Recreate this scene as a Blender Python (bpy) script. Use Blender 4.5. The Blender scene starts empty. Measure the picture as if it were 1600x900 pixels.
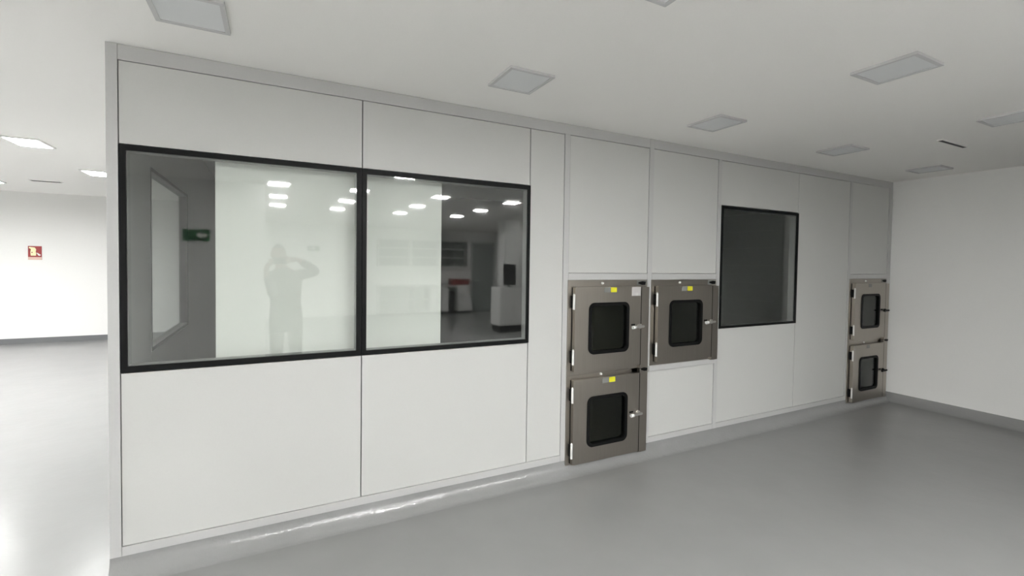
import bpy, bmesh, math, random
from mathutils import Vector, Matrix
random.seed(4)
SC = bpy.context.scene
COL = SC.collection
PI = math.pi

# ------------------------------------------------------------------ camera
cam_d = bpy.data.cameras.new('camera')
cam = bpy.data.objects.new('camera', cam_d)
COL.objects.link(cam)
cam_d.sensor_width = 36.0
cam_d.lens = 36.0 * 721.228 / 1600.0
cam_d.shift_x = 0.00279
cam_d.shift_y = -0.01142
cam_d.clip_start = 0.005
CAM = Vector((0.74673, -2.96710, 1.62772))
F_ = Vector((0.45317384, 0.89101805, -0.02683852))
R_ = Vector((0.89142215, -0.45297395, 0.01345956))
U_ = Vector((0.00016444, 0.03002397, 0.99954917))
M = Matrix.Identity(4)
for i in range(3):
    M[i][0], M[i][1], M[i][2], M[i][3] = R_[i], U_[i], -F_[i], CAM[i]
cam.matrix_world = M
SC.camera = cam

# ------------------------------------------------------------------ world, exposure
w = bpy.data.worlds.new('world'); SC.world = w
w.use_nodes = True
w.node_tree.nodes['Background'].inputs[0].default_value = (0.8, 0.85, 0.9, 1)
w.node_tree.nodes['Background'].inputs[1].default_value = 0.05
SC.view_settings.view_transform = 'Standard'
SC.view_settings.look = 'None'
SC.view_settings.gamma = 1
SC.view_settings.use_curve_mapping = False
SC.view_settings.exposure = 0.0
LAMP = 176.0          # brightness of every lit ceiling panel

# ------------------------------------------------------------------ materials
def mat(name, rgb, rough=0.5, metal=0.0, spec=0.5, noise=0.0, nscale=30, bump=0.0, bscale=60, emit=None, coat=0.0):
    m = bpy.data.materials.new(name); m.use_nodes = True
    nt = m.node_tree; b = nt.nodes['Principled BSDF']
    b.inputs['Base Color'].default_value = (*rgb, 1)
    b.inputs['Roughness'].default_value = rough
    b.inputs['Metallic'].default_value = metal
    b.inputs['Specular IOR Level'].default_value = spec
    b.inputs['Coat Weight'].default_value = coat
    tc = None
    if noise or bump:
        tc = nt.nodes.new('ShaderNodeTexCoord')
    if noise:
        n = nt.nodes.new('ShaderNodeTexNoise'); n.inputs['Scale'].default_value = nscale
        n.inputs['Detail'].default_value = 4
        nt.links.new(tc.outputs['Object'], n.inputs['Vector'])
        r = nt.nodes.new('ShaderNodeMapRange')
        r.inputs['To Min'].default_value = 1 - noise; r.inputs['To Max'].default_value = 1 + noise
        nt.links.new(n.outputs['Fac'], r.inputs['Value'])
        mx = nt.nodes.new('ShaderNodeVectorMath'); mx.operation = 'SCALE'
        mx.inputs[0].default_value = rgb
        nt.links.new(r.outputs[0], mx.inputs['Scale'])
        nt.links.new(mx.outputs[0], b.inputs['Base Color'])
    if bump:
        n = nt.nodes.new('ShaderNodeTexNoise'); n.inputs['Scale'].default_value = bscale
        n.inputs['Detail'].default_value = 3
        nt.links.new(tc.outputs['Object'], n.inputs['Vector'])
        bp = nt.nodes.new('ShaderNodeBump'); bp.inputs['Strength'].default_value = bump
        bp.inputs['Distance'].default_value = 0.01
        nt.links.new(n.outputs['Fac'], bp.inputs['Height'])
        nt.links.new(bp.outputs[0], b.inputs['Normal'])
    if emit:
        b.inputs['Emission Color'].default_value = (*emit[:3], 1)
        b.inputs['Emission Strength'].default_value = emit[3]
    return m

def brushed(name, rgb, rough):
    m = mat(name, rgb, rough, 1.0)
    nt = m.node_tree; b = nt.nodes['Principled BSDF']
    tc = nt.nodes.new('ShaderNodeTexCoord'); mp = nt.nodes.new('ShaderNodeMapping')
    mp.inputs['Scale'].default_value = (260, 260, 4)
    n = nt.nodes.new('ShaderNodeTexNoise'); n.inputs['Scale'].default_value = 1.0; n.inputs['Detail'].default_value = 3
    nt.links.new(tc.outputs['Object'], mp.inputs['Vector']); nt.links.new(mp.outputs[0], n.inputs['Vector'])
    r = nt.nodes.new('ShaderNodeMapRange'); r.inputs['To Min'].default_value = rough - .07; r.inputs['To Max'].default_value = rough + .07
    nt.links.new(n.outputs['Fac'], r.inputs['Value']); nt.links.new(r.outputs[0], b.inputs['Roughness'])
    r2 = nt.nodes.new('ShaderNodeMapRange'); r2.inputs['To Min'].default_value = .88; r2.inputs['To Max'].default_value = 1.12
    nt.links.new(n.outputs['Fac'], r2.inputs['Value'])
    sc = nt.nodes.new('ShaderNodeVectorMath'); sc.operation = 'SCALE'; sc.inputs[0].default_value = rgb
    nt.links.new(r2.outputs[0], sc.inputs['Scale']); nt.links.new(sc.outputs[0], b.inputs['Base Color'])
    return m

def glass(name, ior, rough, tint):
    m = bpy.data.materials.new(name); m.use_nodes = True
    nt = m.node_tree; nt.nodes.clear()
    o = nt.nodes.new('ShaderNodeOutputMaterial'); mix = nt.nodes.new('ShaderNodeMixShader')
    fr = nt.nodes.new('ShaderNodeLayerWeight')
    t = nt.nodes.new('ShaderNodeBsdfTransparent'); t.inputs[0].default_value = (*tint, 1)
    g = nt.nodes.new('ShaderNodeBsdfGlossy'); g.inputs['Roughness'].default_value = rough
    # Schlick fresnel from the facing weight (works on both sides of the pane)
    r0 = ((ior - 1) / (ior + 1)) ** 2
    fr.inputs['Blend'].default_value = 0.5
    pw = nt.nodes.new('ShaderNodeMath'); pw.operation = 'POWER'; pw.inputs[1].default_value = 5
    nt.links.new(fr.outputs['Facing'], pw.inputs[0])
    ma = nt.nodes.new('ShaderNodeMath'); ma.operation = 'MULTIPLY_ADD'; ma.inputs[1].default_value = 1 - r0; ma.inputs[2].default_value = r0
    nt.links.new(pw.outputs[0], ma.inputs[0])
    nt.links.new(ma.outputs[0], mix.inputs[0]); nt.links.new(t.outputs[0], mix.inputs[1]); nt.links.new(g.outputs[0], mix.inputs[2])
    nt.links.new(mix.outputs[0], o.inputs['Surface'])
    return m

MT = {}
MT['panel'] = mat('panel_white', (0.59, 0.592, 0.575), 0.42, noise=0.025, nscale=160, bump=0.03, bscale=220)
MT['alu'] = mat('aluminium_profile', (0.55, 0.55, 0.545), 0.42, 0.1, noise=0.03, nscale=90)
MT['ceiling'] = mat('ceiling_paint', (0.95, 0.94, 0.91), 0.8, noise=0.02, nscale=120, bump=0.04, bscale=200)
MT['wall'] = mat('wall_paint', (0.88, 0.878, 0.86), 0.6, noise=0.025, nscale=140, bump=0.04, bscale=180)
MT['floor'] = mat('floor_epoxy', (0.252, 0.252, 0.25), 0.24, spec=0.22, noise=0.05, nscale=3.0, bump=0.16, bscale=11.0)
MT['cove'] = mat('cove_epoxy', (0.265, 0.265, 0.265), 0.15, spec=0.7, noise=0.05, nscale=6.0, bump=0.35, bscale=22.0)
MT['skirting'] = mat('skirting_grey', (0.15, 0.155, 0.16), 0.5)
MT['reveal'] = mat('window_reveal', (0.28, 0.285, 0.28), 0.5)
MT['grey_panel'] = mat('grey_panel', (0.36, 0.365, 0.36), 0.5)
MT['unlit_wall'] = mat('unlit_room_tone', (0.10, 0.10, 0.098), 0.7)  # puts the darkness of the unlit room into the wall colour
MT['black'] = mat('black_glazing_frame', (0.006, 0.0065, 0.0065), 0.4, spec=0.15)
MT['rubber'] = mat('black_rubber', (0.005, 0.005, 0.005), 0.5, spec=0.15)
MT['steel'] = brushed('brushed_stainless', (0.405, 0.375, 0.335), 0.36)
MT['chrome'] = mat('bright_steel', (0.80, 0.79, 0.77), 0.28, 1.0)
MT['white_metal'] = mat('white_metal', (0.85, 0.85, 0.83), 0.3)
MT['glass'] = glass('window_glass', 1.85, 0.03, (0.97, 0.985, 0.975))
MT['dark_glass'] = glass('door_glass', 1.5, 0.02, (0.62, 0.66, 0.63))
MT['yellow'] = mat('yellow_sticker', (0.75, 0.72, 0.03), 0.4)
MT['grey_sticker'] = mat('grey_sticker', (0.22, 0.225, 0.21), 0.4)
MT['paper'] = mat('paper_sticker', (0.55, 0.53, 0.52), 0.5)
MT['lit'] = mat('lit_diffuser', (0.9, 0.9, 0.9), 0.5, emit=(1.0, 1.0, 0.99, LAMP))
MT['unlit'] = mat('unlit_diffuser', (0.74, 0.755, 0.76), 0.45)
MT['bezel'] = mat('lamp_bezel', (0.60, 0.60, 0.60), 0.45)
MT['slot'] = mat('slot_dark', (0.05, 0.05, 0.05), 0.6)
MT['board'] = mat('white_board', (0.85, 0.853, 0.82), 0.5)
MT['red'] = mat('sign_red', (0.30, 0.012, 0.012), 0.4)
MT['cream'] = mat('sign_cream', (0.92, 0.86, 0.52), 0.5)
MT['white'] = mat('sign_white', (0.9, 0.88, 0.84), 0.5)
MT['pinkish'] = mat('sign_strip', (0.72, 0.50, 0.42), 0.5)
MT['green'] = mat('sign_green', (0.008, 0.11, 0.03), 0.4)
MT['added_dark'] = mat('added_door_dark', (0.035, 0.037, 0.036), 0.45)  # flat dark tone of the added roll-up door
MT['greydoor'] = mat('grey_door', (0.26, 0.285, 0.27), 0.4)
MT['led'] = mat('indicator_lens', (0.85, 0.85, 0.82), 0.15)
MT['cab'] = mat('cabinet_white', (0.72, 0.72, 0.70), 0.4)
MT['top'] = mat('worktop_light', (0.78, 0.78, 0.75), 0.35)
MT['plastic_red'] = mat('red_plastic', (0.20, 0.03, 0.03), 0.4)
MT['skin'] = mat('skin', (0.28, 0.165, 0.12), 0.5)
MT['shirt'] = mat('grey_green_cloth', (0.03, 0.034, 0.028), 0.85)
MT['trousers'] = mat('slate_cloth', (0.025, 0.03, 0.031), 0.85)
MT['hair'] = mat('dark_hair', (0.02, 0.015, 0.012), 0.6)
MT['phone'] = mat('phone_black', (0.01, 0.01, 0.012), 0.2)

# ------------------------------------------------------------------ helpers
def link(o, parent=None):
    COL.objects.link(o)
    if parent is not None:
        o.parent = parent
    return o

def tag(o, label=None, cat=None, group=None, kind=None):
    if label: o['label'] = label
    if cat: o['category'] = cat
    if group: o['group'] = group
    if kind: o['kind'] = kind
    return o

def empty(name, loc, label=None, cat=None, group=None, kind=None):
    e = bpy.data.objects.new(name, None)
    e.empty_display_size = 0.1
    e.location = loc
    link(e)
    return tag(e, label, cat, group, kind)

def mk(name, bm, m, parent=None, smooth=False, bevel=0.0):
    if bevel:
        bmesh.ops.bevel(bm, geom=list(bm.edges), offset=bevel, segments=2, profile=0.6, affect='EDGES')
    bmesh.ops.recalc_face_normals(bm, faces=bm.faces)
    me = bpy.data.meshes.new(name); bm.to_mesh(me); bm.free()
    me.materials.append(m)
    if smooth:
        for p in me.polygons: p.use_smooth = True
    o = bpy.data.objects.new(name, me)
    link(o)
    if parent is not None:
        o.parent = parent
        base = parent
        off = Vector((0, 0, 0))
        while base is not None:
            off += base.location; base = base.parent
        o.location = -off        # meshes are written in world coordinates
    return o

def bx(bm, x0, x1, y0, y1, z0, z1):
    v = [bm.verts.new(p) for p in ((x0,y0,z0),(x1,y0,z0),(x1,y1,z0),(x0,y1,z0),(x0,y0,z1),(x1,y0,z1),(x1,y1,z1),(x0,y1,z1))]
    for f in ((0,1,2,3),(4,7,6,5),(0,4,5,1),(1,5,6,2),(2,6,7,3),(3,7,4,0)):
        bm.faces.new([v[i] for i in f])

def box(name, x0, x1, y0, y1, z0, z1, m, parent=None, bevel=0.0):
    bm = bmesh.new(); bx(bm, x0, x1, y0, y1, z0, z1)
    return mk(name, bm, m, parent, bevel=bevel)

def rr(x0, x1, z0, z1, r, k=6):
    pts = []
    for cx, cz, a0 in ((x1-r, z1-r, 0), (x0+r, z1-r, PI/2), (x0+r, z0+r, PI), (x1-r, z0+r, 1.5*PI)):
        for i in range(k+1):
            a = a0 + PI/2*i/k
            pts.append((cx + r*math.cos(a), cz + r*math.sin(a)))
    return pts

def ring(bm, outer, inner, y0, y1):
    """a flat ring in the xz plane, thickness y0..y1"""
    n = len(outer)
    L = [[bm.verts.new((p[0], y, p[1])) for p in pts] for pts, y in ((outer, y0), (inner, y0), (outer, y1), (inner, y1))]
    for i in range(n):
        j = (i+1) % n
        bm.faces.new((L[0][i], L[0][j], L[1][j], L[1][i]))
        bm.faces.new((L[2][j], L[2][i], L[3][i], L[3][j]))
        bm.faces.new((L[0][j], L[0][i], L[2][i], L[2][j]))
        bm.faces.new((L[1][i], L[1][j], L[3][j], L[3][i]))

def prism(bm, pts, y0, y1):
    a = [bm.verts.new((p[0], y0, p[1])) for p in pts]; b = [bm.verts.new((p[0], y1, p[1])) for p in pts]
    n = len(pts)
    bm.faces.new(a); bm.faces.new(b[::-1])
    for i in range(n):
        bm.faces.new((a[i], a[(i+1) % n], b[(i+1) % n], b[i]))

def cyl(bm, p0, p1, r, n=12, r1=None):
    p0 = Vector(p0); p1 = Vector(p1); d = (p1-p0).normalized()
    a = d.orthogonal().normalized(); b = d.cross(a)
    r1 = r if r1 is None else r1
    A = [bm.verts.new(p0 + r*(a*math.cos(2*PI*i/n) + b*math.sin(2*PI*i/n))) for i in range(n)]
    B = [bm.verts.new(p1 + r1*(a*math.cos(2*PI*i/n) + b*math.sin(2*PI*i/n))) for i in range(n)]
    bm.faces.new(A[::-1]); bm.faces.new(B)
    for i in range(n):
        bm.faces.new((A[i], A[(i+1) % n], B[(i+1) % n], B[i]))

# ------------------------------------------------------------------ the shell of the place
L = 7.566; H = 2.70; ZC = 0.10
XL = -6.5; YB = -11.6; YF = 8.94; YC = 7.4
st = lambda o, lab, cat: tag(o, lab, cat, kind='structure')
st(box('floor', XL-.2, L+.2, YB-.2, YF+.2, -0.10, 0.0, MT['floor']), 'glossy grey epoxy floor running through the whole room', 'floor')
st(box('ceiling', XL-.2, L+.2, YB-.2, YC, H, H+.45, MT['ceiling']), 'flat white ceiling over the room', 'ceiling')
st(box('ceiling', XL-.2, L+.2, YC, YF+.2, H+.35, H+.45, MT['ceiling']), 'raised white ceiling strip in front of the far wall', 'ceiling')
st(box('wall_right', L, L+.15, YB, YF, 0, H, MT['wall']), 'plain white wall right of the pass boxes', 'wall')
st(box('wall_far', XL, L, YF, YF+.15, 0, H+.35, MT['wall']), 'bright white far wall carrying the red sign', 'wall')
st(box('wall_left', XL-.15, XL, YB, YF, 0, H+.35, MT['wall']), 'white wall closing the bright area on the left', 'wall')
st(box('wall_back', XL, L, YB-.15, YB, 0, H, MT['wall']), 'white wall behind the photographer, seen in the window reflection', 'wall')
st(box('wall_near', -3.2, 0.63, -4.52, -4.40, 0, H, MT['wall']), 'white wall end close behind the photographer, seen in the window reflection', 'wall')
st(box('added_wall', 4.95, L, -3.72, -3.60, 0, H, MT['wall']), 'added unseen white wall shading the right-hand bay behind the camera', 'wall')  # unseen wall added to keep the rear lamps off the right end
# the dark room behind the panel wall
st(box('wall_inner', 0.06, L, 4.2, 4.3, 0, H, MT['unlit_wall']), 'wall at the back of the dark room behind the windows', 'wall')

# cove skirtings
def cove(name, path, outs, label, r=0.1, k=8):
    bm = bmesh.new()
    rows = []
    for (px, py), (ox, oy) in zip(path, outs):
        row = []
        for i in range(k+1):
            a = PI/2*i/k
            d = r - r*math.cos(a); z = r - r*math.sin(a)
            row.append(bm.verts.new((px + ox*d, py + oy*d, z)))
        rows.append(row)
    row_n = len(rows[0])
    for a, b in zip(rows[:-1], rows[1:]):
        for i in range(row_n-1):
            j = i+1
            bm.faces.new((a[i], a[j], b[j], b[i]))
    for row, (px, py) in ((rows[0], path[0]), (rows[-1], path[-1])):
        cap = [bm.verts.new(v.co) for v in row] + [bm.verts.new((px, py, 0.0))]
        bm.faces.new(cap)
    o = mk(name, bm, MT['cove'])
    for p in o.data.polygons:
        p.use_smooth = len(p.vertices) == 4
    return st(o, label, 'baseboard')
def cove_strip(name, x0, x1, y0, y1, out, label):
    n = 40
    path = [(x0 + (x1-x0)*i/n, y0 + (y1-y0)*i/n) for i in range(n+1)]
    return cove(name, path, [out]*(n+1), label)
cove_strip('baseboard_front', 0, L, 0.0, 0.0, (0, -1), 'grey coved skirting along the foot of the panel wall')
cove_strip('baseboard_right', L, L, 0, YB, (-1, 0), 'grey coved skirting along the foot of the right wall')
st(box('baseboard_far', XL, 0, YF-.015, YF, 0, .10, MT['skirting'], bevel=.002), 'grey skirting along the foot of the bright far wall', 'baseboard')

# ------------------------------------------------------------------ panel wall
WF = empty('wall_front', (0, 0, 0), 'pale grey modular panel wall with aluminium profiles', 'wall', kind='structure')
PX = [('post', 0.0, 0.048, ZC, H), ('mullion', 2.720, 2.768, ZC, H-.078), ('mullion', 3.576, 3.626, ZC, H),
      ('mullion', 4.425, 4.474, ZC, H-.078), ('mullion', 6.630, 6.680, ZC, H-.078), ('post', 7.490, L, ZC, H-.078)]
for n, a, b, z0, z1 in PX:
    box(n, a+.0006, b-.0006, -0.001, 0.10, z0, z1-.0006, MT['alu'], WF, bevel=.0015)
for a, b in ((0.048, 3.576), (3.626, L)):
    box('header_rail', a+.0006, b-.0006, -0.0005, 0.10, 2.622, H-.001, MT['alu'], WF, bevel=.0015)
for a, b in ((0.048, 2.720), (3.626, 4.425), (4.474, 6.630)):
    box('bottom_rail', a+.0006, b-.0006, -0.0005, 0.10, ZC, 0.148, MT['alu'], WF, bevel=.0015)
for a, b in ((2.768, 3.576), (3.626, 4.425), (6.680, 7.490)):
    box('transom', a+.0006, b-.0006, -0.001, 0.10, 1.509, 1.562, MT['alu'], WF, bevel=.0015)
bm = bmesh.new(); bx(bm, 3.603, 4.424, -0.016, 0.09, 0.722, 0.772)
mk('shelf_rail', bm, MT['alu'], WF, bevel=.006)
PANELS = [(.048, 1.231, 2.205, 2.622), (1.231, 2.420, 2.205, 2.622), (.048, 1.231, .148, 1.045), (1.231, 2.420, .148, 1.045),
          (2.420, 2.720, .148, 2.622), (2.768, 3.576, 1.562, 2.622), (3.626, 4.425, 1.562, 2.622), (3.626, 4.425, .148, .722),
          (4.474, 5.662, 2.205, 2.622), (4.474, 5.662, .148, 1.045), (5.662, 6.630, .148, 2.622), (6.680, 7.490, 1.562, 2.622)]
for a, b, z0, z1 in PANELS:
    box('panel', a+.003, b-.003, 0.004, 0.095, z0+.003, z1-.003, MT['panel'], WF, bevel=.001)

# side wall of the dark room, with its own window
WS = empty('wall_side', (0.03, 0, 0), 'side wall of the dark room, seen through the leftmost window', 'wall', kind='structure')
for y0, y1, z0, z1 in ((.101, .62, 0, H), (.62, 2.0, 0, 1.045), (.62, 2.0, 2.205, H), (2.0, 4.3, 0, H)):
    box('panel', 0.0, 0.058, y0+.001, y1-.001, z0+.001, z1-.001, MT['grey_panel'], WS)

# ------------------------------------------------------------------ windows of the panel wall
def window(name, x0, x1, gx0, gx1, z0, z1, gz0, gz1, label):
    e = empty(name, ((x0+x1)/2, 0.02, z0), label, 'window', kind='structure')
    bm = bmesh.new()
    ring(bm, rr(x0+.001, x1-.001, z0+.001, z1-.001, .002, 2), rr(gx0, gx1, gz0, gz1, .003, 2), -0.003, 0.0125)
    mk('frame', bm, MT['black'], e)
    bm = bmesh.new()
    ring(bm, rr(x0+.001, x1-.001, z0+.001, z1-.001, .002, 2), rr(gx0+.002, gx1-.002, gz0+.002, gz1-.002, .003, 2), 0.013, 0.070)
    mk('reveal', bm, MT['reveal'], e)
    box('pane', gx0, gx1, 0.002, 0.010, gz0, gz1, MT['glass'], e)
    return e
window('window_1', 0.050, 1.2295, 0.078, 1.198, 1.046, 2.204, 1.078, 2.176, 'large black-framed window nearest the left post, showing the reflected person')
window('window_2', 1.2305, 2.424, 1.258, 2.402, 1.046, 2.204, 1.074, 2.173, 'large black-framed window reflecting shelves and ceiling lamps')
window('window_3', 4.476, 5.668, 4.504, 5.640, 1.042, 2.200, 1.066, 2.174, 'square black-framed dark window right of the pass boxes')
# side window (in plane x)
e = empty('window_4', (0.03, 1.31, 1.046), 'bright side window seen slantwise through the leftmost window', 'window', kind='structure')
bm = bmesh.new()
ring(bm, rr(.622, 1.998, 1.047, 2.203, .002, 2), rr(.645, 1.975, 1.07, 2.18, .003, 2), -0.002, 0.06)
for v in bm.verts: v.co = Vector((v.co.y, v.co.x, v.co.z))
mk('frame', bm, MT['black'], e)
box('pane', 0.026, 0.034, .64, 1.98, 1.066, 2.184, MT['glass'], e)

# white panel standing right behind the glass
box_o = box('standing_board', 0.448, 1.785, 0.125, 0.145, 0.0, 2.45, MT['board'], bevel=.002)
tag(box_o, 'white board standing behind the two large windows', 'board')

# ------------------------------------------------------------------ pass boxes
def pass_box(x0, lower, label, yellow=True, sticker=False, black_handle=False, group=None):
    zf0, zf1 = (0.056, 0.764) if lower else (0.766, 1.508)
    d0, d1 = (0.072, 0.735) if lower else (0.800, 1.458)
    g0, g1 = (0.190, 0.592) if lower else (0.925, 1.332)
    yF = -0.008; yD = -0.050
    e = empty('pass_box', (x0+.42, 0, zf0), label, 'pass box', group)
    # face frame: hinge stile, wide lock stile, top and bottom rails
    bm = bmesh.new()
    xr = x0 + .838
    bx(bm, x0, x0+.075, yF, .012, zf0, zf1)
    bx(bm, x0+.650, x0+.803, yF, .012, zf0, min(zf1, 1.452))
    bx(bm, x0+.0745, x0+.6505, yF, .012, zf0, d0+.04)
    bx(bm, x0+.0745, xr-.036, yF, .012, d1-.05, zf1)
    mk('face_frame', bm, MT['steel'], e)
    box('lock_stile', x0+.7105, x0+.796, yD+.005, yF-.0005, zf0+.004, min(zf1, 1.452)-.001, MT['steel'], e, bevel=.002)
    box('gap_shade', x0+.7025, x0+.7100, yD+.0005, yF-.0005, d0, d1-.006, MT['rubber'], e)  # black strip painting in the shaded gap between door and lock stile
    # chamber behind the door
    bm = bmesh.new()
    cx0, cx1, cz0, cz1 = x0+.075, x0+.650, d0+.04, d1-.05
    bx(bm, cx0-.01, cx0, .012, .50, cz0, cz1); bx(bm, cx1, cx1+.01, .012, .50, cz0, cz1)
    bx(bm, cx0-.01, cx1+.01, .012, .50, cz0-.01, cz0); bx(bm, cx0-.01, cx1+.01, .012, .50, cz1, cz1+.01)
    bx(bm, cx0-.01, cx1+.01, .50, .51, cz0-.01, cz1+.01)
    mk('chamber', bm, MT['steel'], e)
    # door leaf with a round-cornered opening
    dx0, dx1 = x0+.040, x0+.702
    gx0, gx1 = x0+.170, x0+.575
    bm = bmesh.new()
    ring(bm, rr(dx0, dx1, d0, d1, .006), rr(gx0+.008, gx1-.008, g0+.008, g1-.008, .045), yD, -0.012)
    door = mk('door', bm, MT['steel'], e)
    bm = bmesh.new()
    ring(bm, rr(gx0, gx1, g0, g1, .052), rr(gx0+.024, gx1-.024, g0+.024, g1-.024, .034), yD-.007, -0.010)
    mk('gasket', bm, MT['rubber'], door)
    bm = bmesh.new()
    prism(bm, rr(gx0+.022, gx1-.022, g0+.022, g1-.022, .032), -0.040, -0.034)
    mk('pane', bm, MT['dark_glass'], door)
    # black strip painting in the shaded door gap on the hinge side
    box('gap_shade', dx0-.004, dx0+.006, -.013, -.0075, d0+.005, d1-.005, MT['rubber'], door)
    # hinges
    for hz in (d0 + .055, d1 - .175):
        bm = bmesh.new()
        cyl(bm, (dx0-.010, -.047, hz), (dx0-.010, -.047, hz+.115), .0085, 12)
        h = mk('hinge', bm, MT['white_metal'], door)
        bm = bmesh.new()
        bx(bm, dx0-.014, dx0-.006, -.042, -.0085, hz+.012, hz+.103)
        mk('hinge_leaf', bm, MT['rubber'], door)
        bm = bmesh.new(); cyl(bm, (dx0-.010, -.047, hz+.1152), (dx0-.010, -.047, hz+.123), .008, 12, .004)
        mk('hinge_cap', bm, MT['chrome'], door)
    # lever handle: rose, spindle, lever, pale tip
    hz = (d0+d1)/2 - .003; hx = x0 + .690
    hm = MT['rubber'] if black_handle else MT['chrome']
    bm = bmesh.new()
    cyl(bm, (hx, yD, hz), (hx, yD-.012, hz), .020, 16); cyl(bm, (hx, yD-.010, hz), (hx, yD-.036, hz), .010, 12)
    cyl(bm, (hx+.014, yD-.036, hz+.002), (hx-.098, yD-.040, hz-.002), .011, 12, .009)
    mk('handle', bm, hm, door)
    if not black_handle:
        bm = bmesh.new(); cyl(bm, (hx-.078, yD-.0393, hz-.0015), (hx-.108, yD-.0403, hz-.0024), .0135, 12)
        mk('handle_tip', bm, MT['white_metal'], door)
    box('handle_shadow', x0+.600, x0+.640, yD-.003, yD+.001, hz+.008, hz+.020, MT['rubber'], door)  # dark plate standing for the shadow above the lever
    # stickers
    box('grey_label', x0+.315, x0+.381, yD-.002, yD+.001, d1-.047, d1-.008, MT['grey_sticker'], door)
    if yellow:
        box('yellow_label', x0+.3815, x0+.443, yD-.0025, yD+.001, d1-.046, d1-.007, MT['yellow'], door)
    if sticker:
        box('paper_label', x0+.600, x0+.694, yD-.002, yD+.001, d1-.080, d1-.006, MT['paper'], door)
    # indicator lamp and black catches on the frame
    iz = (zf1 + d1)/2 if not lower else zf1 - .012
    bm = bmesh.new(); cyl(bm, (x0+.330, yF, iz), (x0+.330, yF-.012, iz), .011, 12, .008)
    mk('indicator_lamp', bm, MT['led'], e)
    for cz in ((iz,) if not lower else (zf1 - .004,)):
        bm = bmesh.new()
        pts = [(x0+.705, cz-.003), (x0+.740, cz-.016), (x0+.772, cz-.016), (x0+.780, cz+.010), (x0+.745, cz+.014), (x0+.705, cz+.005)]
        if lower: pts = [(x0+.722, cz-.003), (x0+.745, cz-.013), (x0+.775, cz-.013), (x0+.782, cz+.010), (x0+.750, cz+.013), (x0+.722, cz+.005)]
        prism(bm, pts, (yF if not lower else yD+.004)-.012, (yF if not lower else yD+.0045))
        mk('catch', bm, MT['rubber'], e)
    if not lower:
        box('sensor_plate', x0+.690, x0+.790, yF-.003, yF+.001, iz-.020, iz+.020, MT['grey_sticker'], e)
    return e
pass_box(2.762, False, 'upper pass box of the nearer stack, with white paper sticker on its door', sticker=True, group='stainless pass boxes')
pass_box(2.762, True, 'lower pass box of the nearer stack, standing at floor level', group='stainless pass boxes')
pass_box(3.617, False, 'single stainless pass box above the small white panel', group='stainless pass boxes')
pass_box(6.660, False, 'upper pass box of the far stack beside the right wall', yellow=False, black_handle=True, group='stainless pass boxes')
pass_box(6.660, True, 'lower pass box of the far stack in the corner at floor level', yellow=False, black_handle=True, group='stainless pass boxes')

# ------------------------------------------------------------------ ceiling lights
def ceiling_light(x, y, lit, label, group, sx=.285, sy=.300):
    e = empty('ceiling_light', (x, y, H), label, 'ceiling light', group)
    bm = bmesh.new()
    ring(bm, rr(x-sx/2, x+sx/2, y-sy/2, y+sy/2, .004, 2), rr(x-sx/2+.020, x+sx/2-.020, y-sy/2+.020, y+sy/2-.020, .003, 2), 0, .014)
    for v in bm.verts: v.co = Vector((v.co.x, v.co.z, H - .0142 + v.co.y))
    mk('frame', bm, MT['bezel'] if not lit else MT['white_metal'], e)
    box('diffuser', x-sx/2+.018, x+sx/2-.018, y-sy/2+.018, y+sy/2-.018, H-.010, H-.0005, MT['lit'] if lit else MT['unlit'], e)
    return e
UG = 'switched-off square ceiling lights'
for x, y, lab in ((.420, -.545, 'unlit square ceiling light above the left window, cut by the top edge of the photo'),
                  (2.025, -.57, 'unlit square ceiling light above the narrow tall panel, nearest wall row'),
                  (3.680, -.57, 'unlit square ceiling light above the single pass box'),
                  (5.320, -.58, 'unlit square ceiling light above the plain panel beside the dark window'),
                  (6.960, -.58, 'unlit square ceiling light nearest the far corner with the right wall'),
                  (2.030, -1.69, 'unlit square ceiling light of which only a corner shows at the top edge'),
                  (3.700, -1.675, 'large-looking unlit ceiling light alone at upper right'),
                  (5.340, -1.66, 'unlit square ceiling light cut by the right edge of the photo')):
    ceiling_light(x, y, False, lab, UG)
LG = 'lit ceiling lights'
ceiling_light(-1.285, 2.90, True, 'lit ceiling light nearest in the bright area at the left edge', LG, .27, .38)
ceiling_light(-1.235, 4.58, True, 'lit ceiling light touching the left post in the bright area', LG, .25, .40)
ceiling_light(-2.83, 6.12, True, 'lit ceiling light just showing at the left edge above the far wall', LG)
for x in (-2.83, -4.4, -5.7):  # unseen lamps added to light the left area
    for y in (-3.4, -1.9, -.35, 1.25, 2.9, 4.58, 6.12):
        if (x, y) != (-2.83, 6.12):
            ceiling_light(x, y, True, 'added unseen ceiling light brightening the area beyond the left edge', 'added ceiling lights beyond the left edge')
for y in (1.25,):  # one more unseen lamp added for the left area
    ceiling_light(-1.285, y, True, 'added unseen ceiling light brightening the area beyond the left edge', 'added ceiling lights beyond the left edge')
for x in (2.20,):  # lamp added out of sight to brighten the middle of the panel wall
    ceiling_light(x, -2.72, True, 'added unseen ceiling light near the photographer, brightening the middle panels', 'lit ceiling lights behind the photographer')
for x in (.80, 1.88, 3.14, 4.43):
    for y in (-4.20, -5.56, -6.92):
        ceiling_light(x, y, True, 'lit ceiling light behind the photographer, seen reflected in the windows', 'lit ceiling lights behind the photographer')

for x in (-.6, -2.2, -3.8):  # hidden lamps added to raise the ambient light
    for y in (-6.0, -7.5, -9.0):
        ceiling_light(x, y, True, 'lit ceiling light behind the wall end at the photographer\'s back', 'added ceiling lights behind the near wall end')

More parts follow.
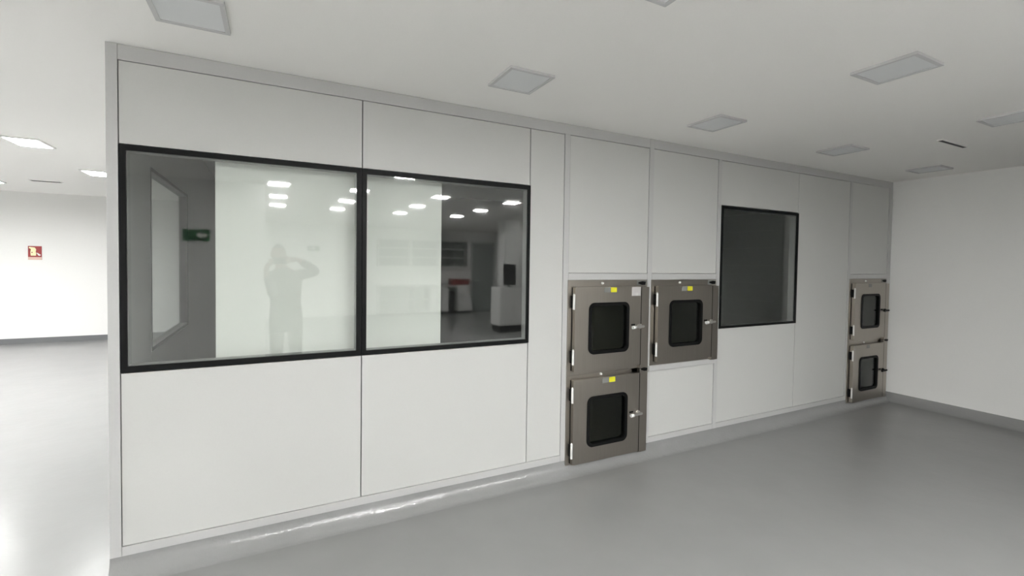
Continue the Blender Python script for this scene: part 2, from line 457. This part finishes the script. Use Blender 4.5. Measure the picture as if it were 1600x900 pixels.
for x in (2.79, 7.20):  # lamps added behind mullion and pillar to brighten the back wall
    ceiling_light(x, -9.6, True, 'added unseen ceiling light brightening the back of the room', 'added ceiling lights brightening the back of the room')
ceiling_light(6.47, -7.0, True, 'lit ceiling light beside the reflected white pillar', 'lit ceiling lights behind the photographer')
# ceiling slots
def slot(x0, x1, y, label, w=.016):
    e = empty('slot_vent', ((x0+x1)/2, y, H), label, 'ceiling vent')
    bm = bmesh.new()
    ring(bm, rr(x0, x1, y-w-.004, y+w+.004, .002, 2), rr(x0+.004, x1-.004, y-w, y+w, .001, 2), 0, .012)
    for v in bm.verts: v.co = Vector((v.co.x, v.co.z, H - .0122 + v.co.y))
    mk('frame', bm, MT['ceiling'], e)
    box('slot', x0+.004, x1-.004, y-w, y+w, H-.009, H-.0005, MT['slot'], e)
slot(5.62, 6.10, -1.155, 'thin dark slot vent in the ceiling near the right wall')
slot(-2.26, -1.93, 5.74, 'thin dark slot vent in the ceiling of the bright area', .060)

# ------------------------------------------------------------------ fire extinguisher sign on the far wall
sx0, sx1, sz0, sz1 = -3.405, -3.212, 1.585, 1.845
e = empty('fire_sign', ((sx0+sx1)/2, YF-.005, sz0), 'small red fire extinguisher sign on the bright far wall', 'sign')
W_ = sx1 - sx0; Hh = sz1 - sz0
box('plate', sx0, sx1, YF-.006, YF-.0005, sz0, sz1, MT['red'], e)
def sp(u, v): return (sx0 + u*W_, sz0 + v*Hh)
box('strip', sx0, sx1, YF-.008, YF-.0058, sz0, sz0+.20*Hh, MT['pinkish'], e)
bm = bmesh.new(); prism(bm, [sp(*q) for q in ((.20,.30),(.58,.30),(.60,.50),(.56,.56),(.60,.75),(.50,.90),(.10,.93),(.06,.86),(.22,.78),(.18,.55))], YF-.009, YF-.0058)
mk('extinguisher_pictogram', bm, MT['cream'], e)
bm = bmesh.new(); prism(bm, [sp(*q) for q in ((.62,.52),(.70,.50),(.94,.36),(.86,.29),(.74,.32))], YF-.009, YF-.0058)
mk('hose_pictogram', bm, MT['white'], e)
bm = bmesh.new(); prism(bm, [sp(*q) for q in ((.25,.50),(.34,.50),(.34,.57),(.25,.57))], YF-.0098, YF-.0088)
mk('gauge_pictogram', bm, MT['red'], e)

# ------------------------------------------------------------------ what the windows reflect, behind the photographer
# exit sign on the near wall
e = empty('exit_sign', (-.18, -4.395, 1.88), 'green exit sign on the wall behind, reflected in the leftmost window', 'sign')
box('plate', -.33, -.03, -4.3995, -4.388, 1.88, 2.03, MT['green'], e)
bm = bmesh.new(); prism(bm, [(-.06,1.935),(-.12,1.935),(-.12,1.905),(-.18,1.955),(-.12,2.005),(-.12,1.975),(-.06,1.975)], -4.389, -4.386)
mk('arrow', bm, MT['white'], e)
e = empty('exit_sign', (1.76, YB+.005, 1.93), 'small green sign on the wall behind, faintly reflected beside the person', 'sign')
box('plate', 1.6, 1.92, YB+.0005, YB+.012, 1.93, 2.07, MT['green'], e)
bm = bmesh.new(); prism(bm, [(1.65,1.985),(1.75,1.985),(1.75,1.955),(1.82,2.0),(1.75,2.045),(1.75,2.015),(1.65,2.015)], YB+.011, YB+.014)
mk('arrow', bm, MT['white'], e)

# base cabinets, worktop, wall shelves along the back wall
def base_cab(x0, x1, open_front, label):
    e = empty('base_cabinet', ((x0+x1)/2, YB+.3, 0), label, 'cabinet', 'base cabinets reflected in the window')
    y0, y1 = YB+.01, YB+.56
    bm = bmesh.new()
    bx(bm, x0+.002, x0+.02, y0, y1, .08, .87); bx(bm, x1-.02, x1-.002, y0, y1, .08, .87)
    bx(bm, x0+.02, x1-.02, y0, y1, .08, .10); bx(bm, x0+.02, x1-.02, y0, y0+.01, .10, .87); bx(bm, x0+.02, x1-.02, y0, y1, .85, .87)
    mk('body', bm, MT['cab'], e)
    box('plinth', x0+.01, x1-.01, y0, y1-.05, 0, .08, MT['slot'], e)
    if open_front:
        box('shelf', x0+.02, x1-.02, y0+.01, y1-.02, .46, .48, MT['cab'], e)
    else:
        xm = (x0+x1)/2
        for a, b, s in ((x0+.004, xm-.002, 1), (xm+.002, x1-.004, -1)):
            d = box('door', a, b, y1+.001, y1+.019, .09, .86, MT['cab'], e, bevel=.002)
            hx = (b-.03) if s == 1 else (a+.03)
            box('handle', hx-.006, hx+.006, y1+.018, y1+.042, .60, .76, MT['chrome'], d)
base_cab(3.55, 4.60, True, 'open-fronted white base cabinet at the left end of the reflected counter')
base_cab(4.61, 5.10, True, 'narrow open-fronted white base cabinet in the reflected counter')
base_cab(5.11, 5.70, False, 'white two-door base cabinet in the reflected counter')
base_cab(6.02, 6.47, False, 'white two-door base cabinet at the right end of the reflected counter')
tag(box('worktop', 3.53, 6.49, YB+.005, YB+.62, .871, .911, MT['top'], bevel=.003), 'pale worktop along the reflected back wall', 'worktop')
def wall_shelf(x0, x1, label):
    e = empty('wall_shelf', ((x0+x1)/2, YB+.17, 1.5), label, 'shelf', 'wall shelves reflected in the window')
    y0, y1 = YB+.002, YB+.34
    for a in (x0, x1-.03): box('side', a, a+.03, y0, y1, 1.50, 2.35, MT['cab'], e)
    for z in (1.50, 1.78, 2.06, 2.32): box('shelf', x0+.03, x1-.03, y0, y1, z, z+.03, MT['cab'], e)
    box('back', x0+.03, x1-.03, y0, y0+.006, 1.53, 2.32, MT['greydoor'], e)
wall_shelf(3.55, 4.55, 'white wall shelf at the left of the reflected counter')
wall_shelf(4.56, 5.50, 'white wall shelf in the middle of the reflected counter')
wall_shelf(5.51, 6.46, 'white wall shelf at the right of the reflected counter')
e = empty('storage_crate', (6.15, YB+.30, .911), 'red plastic crate on the reflected worktop', 'crate')
bm = bmesh.new(); bx(bm, 5.86, 6.44, YB+.12, YB+.50, .912, .93)
for a in ((5.86,5.88,YB+.12,YB+.50), (6.42,6.44,YB+.12,YB+.50), (5.88,6.42,YB+.12,YB+.14), (5.88,6.42,YB+.48,YB+.50)): bx(bm, *a, .93, 1.10)
mk('body', bm, MT['plastic_red'], e)
bm = bmesh.new(); bx(bm, 5.845, 6.455, YB+.105, YB+.515, 1.101, 1.115); mk('lid', bm, MT['plastic_red'], e, bevel=.004)
# dark waste bin between the cabinets
e = empty('waste_bin', (5.86, YB+.35, 0), 'dark waste bin between the reflected base cabinets', 'bin')
bm = bmesh.new(); cyl(bm, (5.86, YB+.35, 0), (5.86, YB+.35, .66), .115, 20, .135); mk('body', bm, MT['slot'], e)
bm = bmesh.new(); cyl(bm, (5.86, YB+.35, .661), (5.86, YB+.35, .72), .138, 20, .10); mk('lid', bm, MT['rubber'], e)
# doorway in the back wall
d = st(empty('door_2', (7.1, YB, 0)), 'dark grey door in the back wall, reflected in the window', 'door')
box('leaf', 6.74, 7.50, YB+.001, YB+.045, 0.005, 2.30, MT['greydoor'], d, bevel=.003)
for a, b, z0, z1 in ((6.68, 6.735, 0, 2.36), (7.505, 7.56, 0, 2.36), (6.735, 7.505, 2.305, 2.36)):
    box('door_frame', a, b, YB+.0005, YB+.06, z0, z1, MT['alu'], d)
bm = bmesh.new(); cyl(bm, (6.82, YB+.045, 1.05), (6.82, YB+.10, 1.05), .012); cyl(bm, (6.82, YB+.095, 1.05), (6.95, YB+.095, 1.05), .010)
mk('door_handle', bm, MT['chrome'], d)
# pillar, cabinet and screen on the right
st(box('wall_pillar', 5.80, 6.20, -7.60, -7.20, 0, H, MT['wall']), 'white pillar behind the photographer, reflected in the window', 'pillar')
e = empty('equipment_cabinet', (5.79, -6.95, 0), 'white equipment cabinet on a dark base, reflected in the window', 'cabinet')
box('plinth', 5.47, 6.11, -7.16, -6.76, 0.0, .17, MT['slot'], e)
box('body', 5.43, 6.15, -7.19, -6.70, .171, 1.07, MT['cab'], e, bevel=.012)
for k in (0, 1): 
    dd = box('door', 5.445+.353*k, 5.79+.345*k, -6.700, -6.684, .19, 1.05, MT['cab'], e, bevel=.003)
    box('handle', 5.755+.05*k, 5.77+.05*k, -6.685, -6.660, .55, .72, MT['chrome'], dd)
e = empty('monitor', (5.80, -6.95, 1.07), 'black screen standing on the reflected equipment cabinet', 'monitor')
box('stand', 5.72, 5.88, -7.05, -6.88, 1.0715, 1.085, MT['rubber'], e, bevel=.004)
box('neck', 5.78, 5.82, -6.98, -6.95, 1.084, 1.20, MT['rubber'], e)
box('screen', 5.64, 5.96, -6.95, -6.915, 1.12, 1.62, MT['phone'], e, bevel=.006)

# added dark roll-up door, out of view, darkening the square window's reflection
d = st(empty('added_door', (L, -2.0, 0)), 'added dark roll-up door in the right wall, darkening what the square window reflects', 'door')
for k in range(9):
    box('slat', L-.030, L-.004, -2.62, -1.40, .005+k*.275, .275+k*.275, MT['added_dark'], d, bevel=.004)
for a, b in ((-2.68, -2.622), (-1.398, -1.34)):
    box('guide', L-.055, L-.0005, a, b, 0, 2.55, MT['added_dark'], d, bevel=.003)
box('roller_housing', L-.10, L-.0005, -2.68, -1.34, 2.485, 2.69, MT['added_dark'], d, bevel=.01)

# ------------------------------------------------------------------ the photographer
def skin_mesh(chains, sub=2):
    """chains: list of (points, radii, links) -> evaluated skinned mesh (bmesh)"""
    verts, edges, rad = [], [], []
    roots = []
    for pts, rs, es in chains:
        o = len(verts); roots.append(o)
        verts += [tuple(p) for p in pts]; rad += rs
        edges += [(a+o, b+o) for a, b in es]
    me = bpy.data.meshes.new('tmp'); me.from_pydata(verts, edges, [])
    ob = bpy.data.objects.new('tmp', me); COL.objects.link(ob)
    md = ob.modifiers.new('s', 'SKIN'); md.use_smooth_shade = True; md.branch_smoothing = 0.6
    sv = me.skin_vertices[0].data if me.skin_vertices else None
    if sv is None:
        bpy.context.view_layer.objects.active = ob
        bm = bmesh.new(); bm.from_mesh(me); bm.verts.layers.skin.verify(); bm.to_mesh(me); bm.free()
        sv = me.skin_vertices[0].data
    for i, r in enumerate(rad):
        sv[i].radius = r if isinstance(r, tuple) else (r, r)
        sv[i].use_root = i in roots
    s = ob.modifiers.new('u', 'SUBSURF'); s.levels = sub; s.render_levels = sub
    dg = bpy.context.evaluated_depsgraph_get(); dg.update()
    ev = ob.evaluated_get(dg); m2 = ev.to_mesh()
    bm = bmesh.new(); bm.from_mesh(m2)
    ev.to_mesh_clear()
    bpy.data.objects.remove(ob); bpy.data.meshes.remove(me)
    return bm

PEL = (0.875, -3.35, 0.98); WAI = (0.87, -3.345, 1.13); CHE = (0.86, -3.35, 1.33); COLR = (0.84, -3.345, 1.475)
NECK = (0.81, -3.325, 1.575); HEAD0 = (0.79, -3.305, 1.66)
SHL = (0.69, -3.34, 1.445); SHR = (1.045, -3.335, 1.455)
ELR = (1.215, -3.17, 1.505); WRR = (0.985, -3.035, 1.650)
ELL = (0.735, -3.13, 1.210); WRL = (0.655, -3.035, 1.500)
HPL = (0.785, -3.35, 0.93); HPR = (0.965, -3.35, 0.93)
KNL = (0.765, -3.33, 0.50); KNR = (0.985, -3.33, 0.50)
ANL = (0.755, -3.36, 0.10); ANR = (0.995, -3.36, 0.10)
TOL = (0.735, -3.20, 0.045); TOR = (1.015, -3.20, 0.045)
def lerp(a, b, t): return tuple(a[i] + (b[i]-a[i])*t for i in range(3))

body_ch = [([PEL, WAI, CHE, COLR, NECK, HEAD0, SHL, ELL, WRL, SHR, ELR, WRR, HPL, KNL, ANL, HPR, KNR, ANR],
            [.105, .10, .105, .065, .052, .055, .055, .042, .029, .055, .042, .029, .080, .056, .038, .080, .056, .038],
            [(0,1),(1,2),(2,3),(3,4),(4,5),(3,6),(6,7),(7,8),(3,9),(9,10),(10,11),(0,12),(12,13),(13,14),(0,15),(15,16),(16,17)])]
# hands: palm + five fingers each; fingers close round the phone's short ends
def hand(el, wr, palm, side):
    ch = [([lerp(el, wr, .6), lerp(el, wr, .85), wr, lerp(wr, palm, .55), palm], [.030, .030, .027, (.025, .034), (.020, .036)], [(0,1),(1,2),(2,3),(3,4)])]
    ph = -2.985                      # phone mid plane (y)
    for k, (dz, ln) in enumerate(((.030, .92), (.010, 1.0), (-.010, .96), (-.028, .80))):
        base = (palm[0], palm[1]+.006, palm[2]+dz)
        p1 = (palm[0]-side*.004, ph+.004, palm[2]+dz*1.02)
        p2 = (palm[0]-side*(.030*ln), ph+.022, palm[2]+dz*1.0)
        p3 = (palm[0]-side*(.052*ln), ph+.016, palm[2]+dz*.95)
        ch.append(([base, p1, p2, p3], [.0105, .0098, .0088, .0075], [(0,1),(1,2),(2,3)]))
    b = (palm[0]+side*.006, palm[1]-.012, palm[2]+.022)
    ch.append(([b, (palm[0]-side*.022, ph-.030, palm[2]+.034), (palm[0]-side*.045, ph-.017, palm[2]+.026), (palm[0]-side*.062, ph-.0135, palm[2]+.018)],
               [.013, .0115, .0100, .0082], [(0,1),(1,2),(2,3)]))
    return ch
PALR = (0.9085, -3.000, 1.640); PALL = (0.6915, -3.000, 1.612)
body_ch += hand(ELR, WRR, PALR, 1) + hand(ELL, WRL, PALL, -1)
bm = skin_mesh(body_ch)
# head: shaped ellipsoid with brow, nose, mouth, chin and ears, joined into the same surface
HC = Vector((0.79, -3.295, 1.708))
hd = bmesh.new()
bmesh.ops.create_uvsphere(hd, u_segments=36, v_segments=26, radius=1.0)
for v in hd.verts:
    x, y, z = v.co
    sx = .076*(1 - .22*max(0, -z)**1.5); sy = .098; sz = .118
    X, Y, Z = x*sx, y*sy, z*sz
    if y > .3:                                           # face (looks towards +y)
        Y -= .010*max(0, z-.35)
        nose = math.exp(-((x/.16)**2)) * math.exp(-(((z+.18)/.20)**2)); Y += .022*nose
        for ex in (-.42, .42):
            Y -= .010*math.exp(-(((x-ex)/.17)**2) - (((z-.04)/.12)**2))
        Y += .006*math.exp(-((x/.28)**2) - (((z+.52)/.06)**2)) + .005*math.exp(-((x/.28)**2) - (((z+.62)/.06)**2))
        Y += .010*math.exp(-((x/.35)**2) - (((z+.86)/.14)**2))
    for s in (-1, 1):
        ear = math.exp(-(((x - s)/.10)**2)) * math.exp(-(((z+.10)/.22)**2)) * math.exp(-(((y+.05)/.22)**2)); X += s*.018*ear
    v.co = HC + Vector((X, Y, Z))
tmp = bpy.data.meshes.new('tmp2'); hd.to_mesh(tmp); hd.free(); bm.from_mesh(tmp); bpy.data.meshes.remove(tmp)
P = empty('person', (0.875, -3.34, 0.0), 'person in grey-green top holding up a phone, reflected in the left window', 'person')
mk('body', bm, MT['skin'], P, smooth=True)
# eyes
for ex in (-.031, .031):
    bm = bmesh.new(); bmesh.ops.create_uvsphere(bm, u_segments=12, v_segments=8, radius=.0095)
    for v in bm.verts: v.co += HC + Vector((ex, .0745, .004))
    eye = mk('eye', bm, MT['white_metal'], P, smooth=True)
    bm = bmesh.new(); bmesh.ops.create_uvsphere(bm, u_segments=10, v_segments=8, radius=.0052)
    for v in bm.verts: v.co += HC + Vector((ex, .0798, .004))
    mk('iris', bm, MT['hair'], eye, smooth=True)
# hair
bm = bmesh.new(); bmesh.ops.create_uvsphere(bm, u_segments=28, v_segments=20, radius=1.0)
for v in bm.verts:
    x, y, z = v.co
    v.co = HC + Vector((x*.083, y*.104 - .006, z*.125))
bmesh.ops.delete(bm, geom=[v for v in bm.verts if (v.co.z - HC.z) < -.055 or ((v.co.y - HC.y) > .030 and (v.co.z - HC.z) < .060)], context='VERTS')
mk('hair', bm, MT['hair'], P, smooth=True)
# top with long sleeves, hem below the hips
def loft(bm, rings, n=28):
    rows = []
    for cx, cy, z, rx, ry in rings:
        rows.append([bm.verts.new((cx + rx*math.cos(2*PI*k/n), cy + ry*math.sin(2*PI*k/n), z)) for k in range(n)])
    for a, b in zip(rows[:-1], rows[1:]):
        for k in range(n):
            bm.faces.new((a[k], a[(k+1) % n], b[(k+1) % n], b[k]))
    bm.faces.new(rows[0][::-1]); bm.faces.new(rows[-1])
bm = skin_mesh([([lerp(SHL, COLR, .35), SHL, lerp(SHL, ELL, .5), ELL, lerp(ELL, WRL, .88)], [.070, .074, .064, .057, .042], [(0,1),(1,2),(2,3),(3,4)]),
                ([lerp(SHR, COLR, .35), SHR, lerp(SHR, ELR, .5), ELR, lerp(ELR, WRR, .88)], [.070, .074, .064, .057, .042], [(0,1),(1,2),(2,3),(3,4)])])
loft(bm, [(.875,-3.35,.762,.178,.128), (.875,-3.35,.765,.186,.136), (.875,-3.35,.86,.190,.140), (.874,-3.35,.98,.183,.136), (.871,-3.348,1.10,.170,.126), (.868,-3.348,1.20,.174,.128),
          (.864,-3.348,1.30,.186,.134), (.861,-3.347,1.38,.196,.132), (.858,-3.346,1.44,.196,.118), (.854,-3.345,1.485,.168,.098), (.846,-3.343,1.515,.115,.080), (.836,-3.338,1.535,.074,.066), (.832,-3.336,1.552,.066,.062)])
mk('shirt', bm, MT['shirt'], P, smooth=True)
bm = skin_mesh([([HPL, lerp(HPL, KNL, .5), KNL, lerp(KNL, ANL, .5), lerp(KNL, ANL, 1.04)], [.092, .090, .076, .070, .066], [(0,1),(1,2),(2,3),(3,4)]),
                ([HPR, lerp(HPR, KNR, .5), KNR, lerp(KNR, ANR, .5), lerp(KNR, ANR, 1.04)], [.092, .090, .076, .070, .066], [(0,1),(1,2),(2,3),(3,4)])])
loft(bm, [(.875,-3.35,.84,.15,.10), (.875,-3.35,.90,.165,.115), (.875,-3.35,1.0,.16,.115), (.874,-3.35,1.04,.15,.11)])
mk('trousers', bm, MT['trousers'], P, smooth=True)
for an, to in ((ANL, TOL), (ANR, TOR)):
    bm = skin_mesh([([(an[0], an[1]-.03, .055), (an[0], an[1]+.02, .058), lerp(an, to, .6)[:2] + (.048,), to], [(.042,.050), (.042,.052), (.046,.040), (.040,.034)], [(0,1),(1,2),(2,3)])])
    zmin = min(v.co.z for v in bm.verts)
    for v in bm.verts: v.co.z -= zmin
    mk('shoe', bm, MT['rubber'], P, smooth=True)

# phone held in both hands
e = empty('phone', (0.80, -2.985, 1.59), 'black phone held up landscape by the reflected person', 'phone')
box('case', 0.722, 0.878, -2.992, -2.981, 1.590, 1.667, MT['phone'], e, bevel=.003)
box('screen', 0.728, 0.872, -2.9935, -2.9915, 1.595, 1.662, MT['rubber'], e)
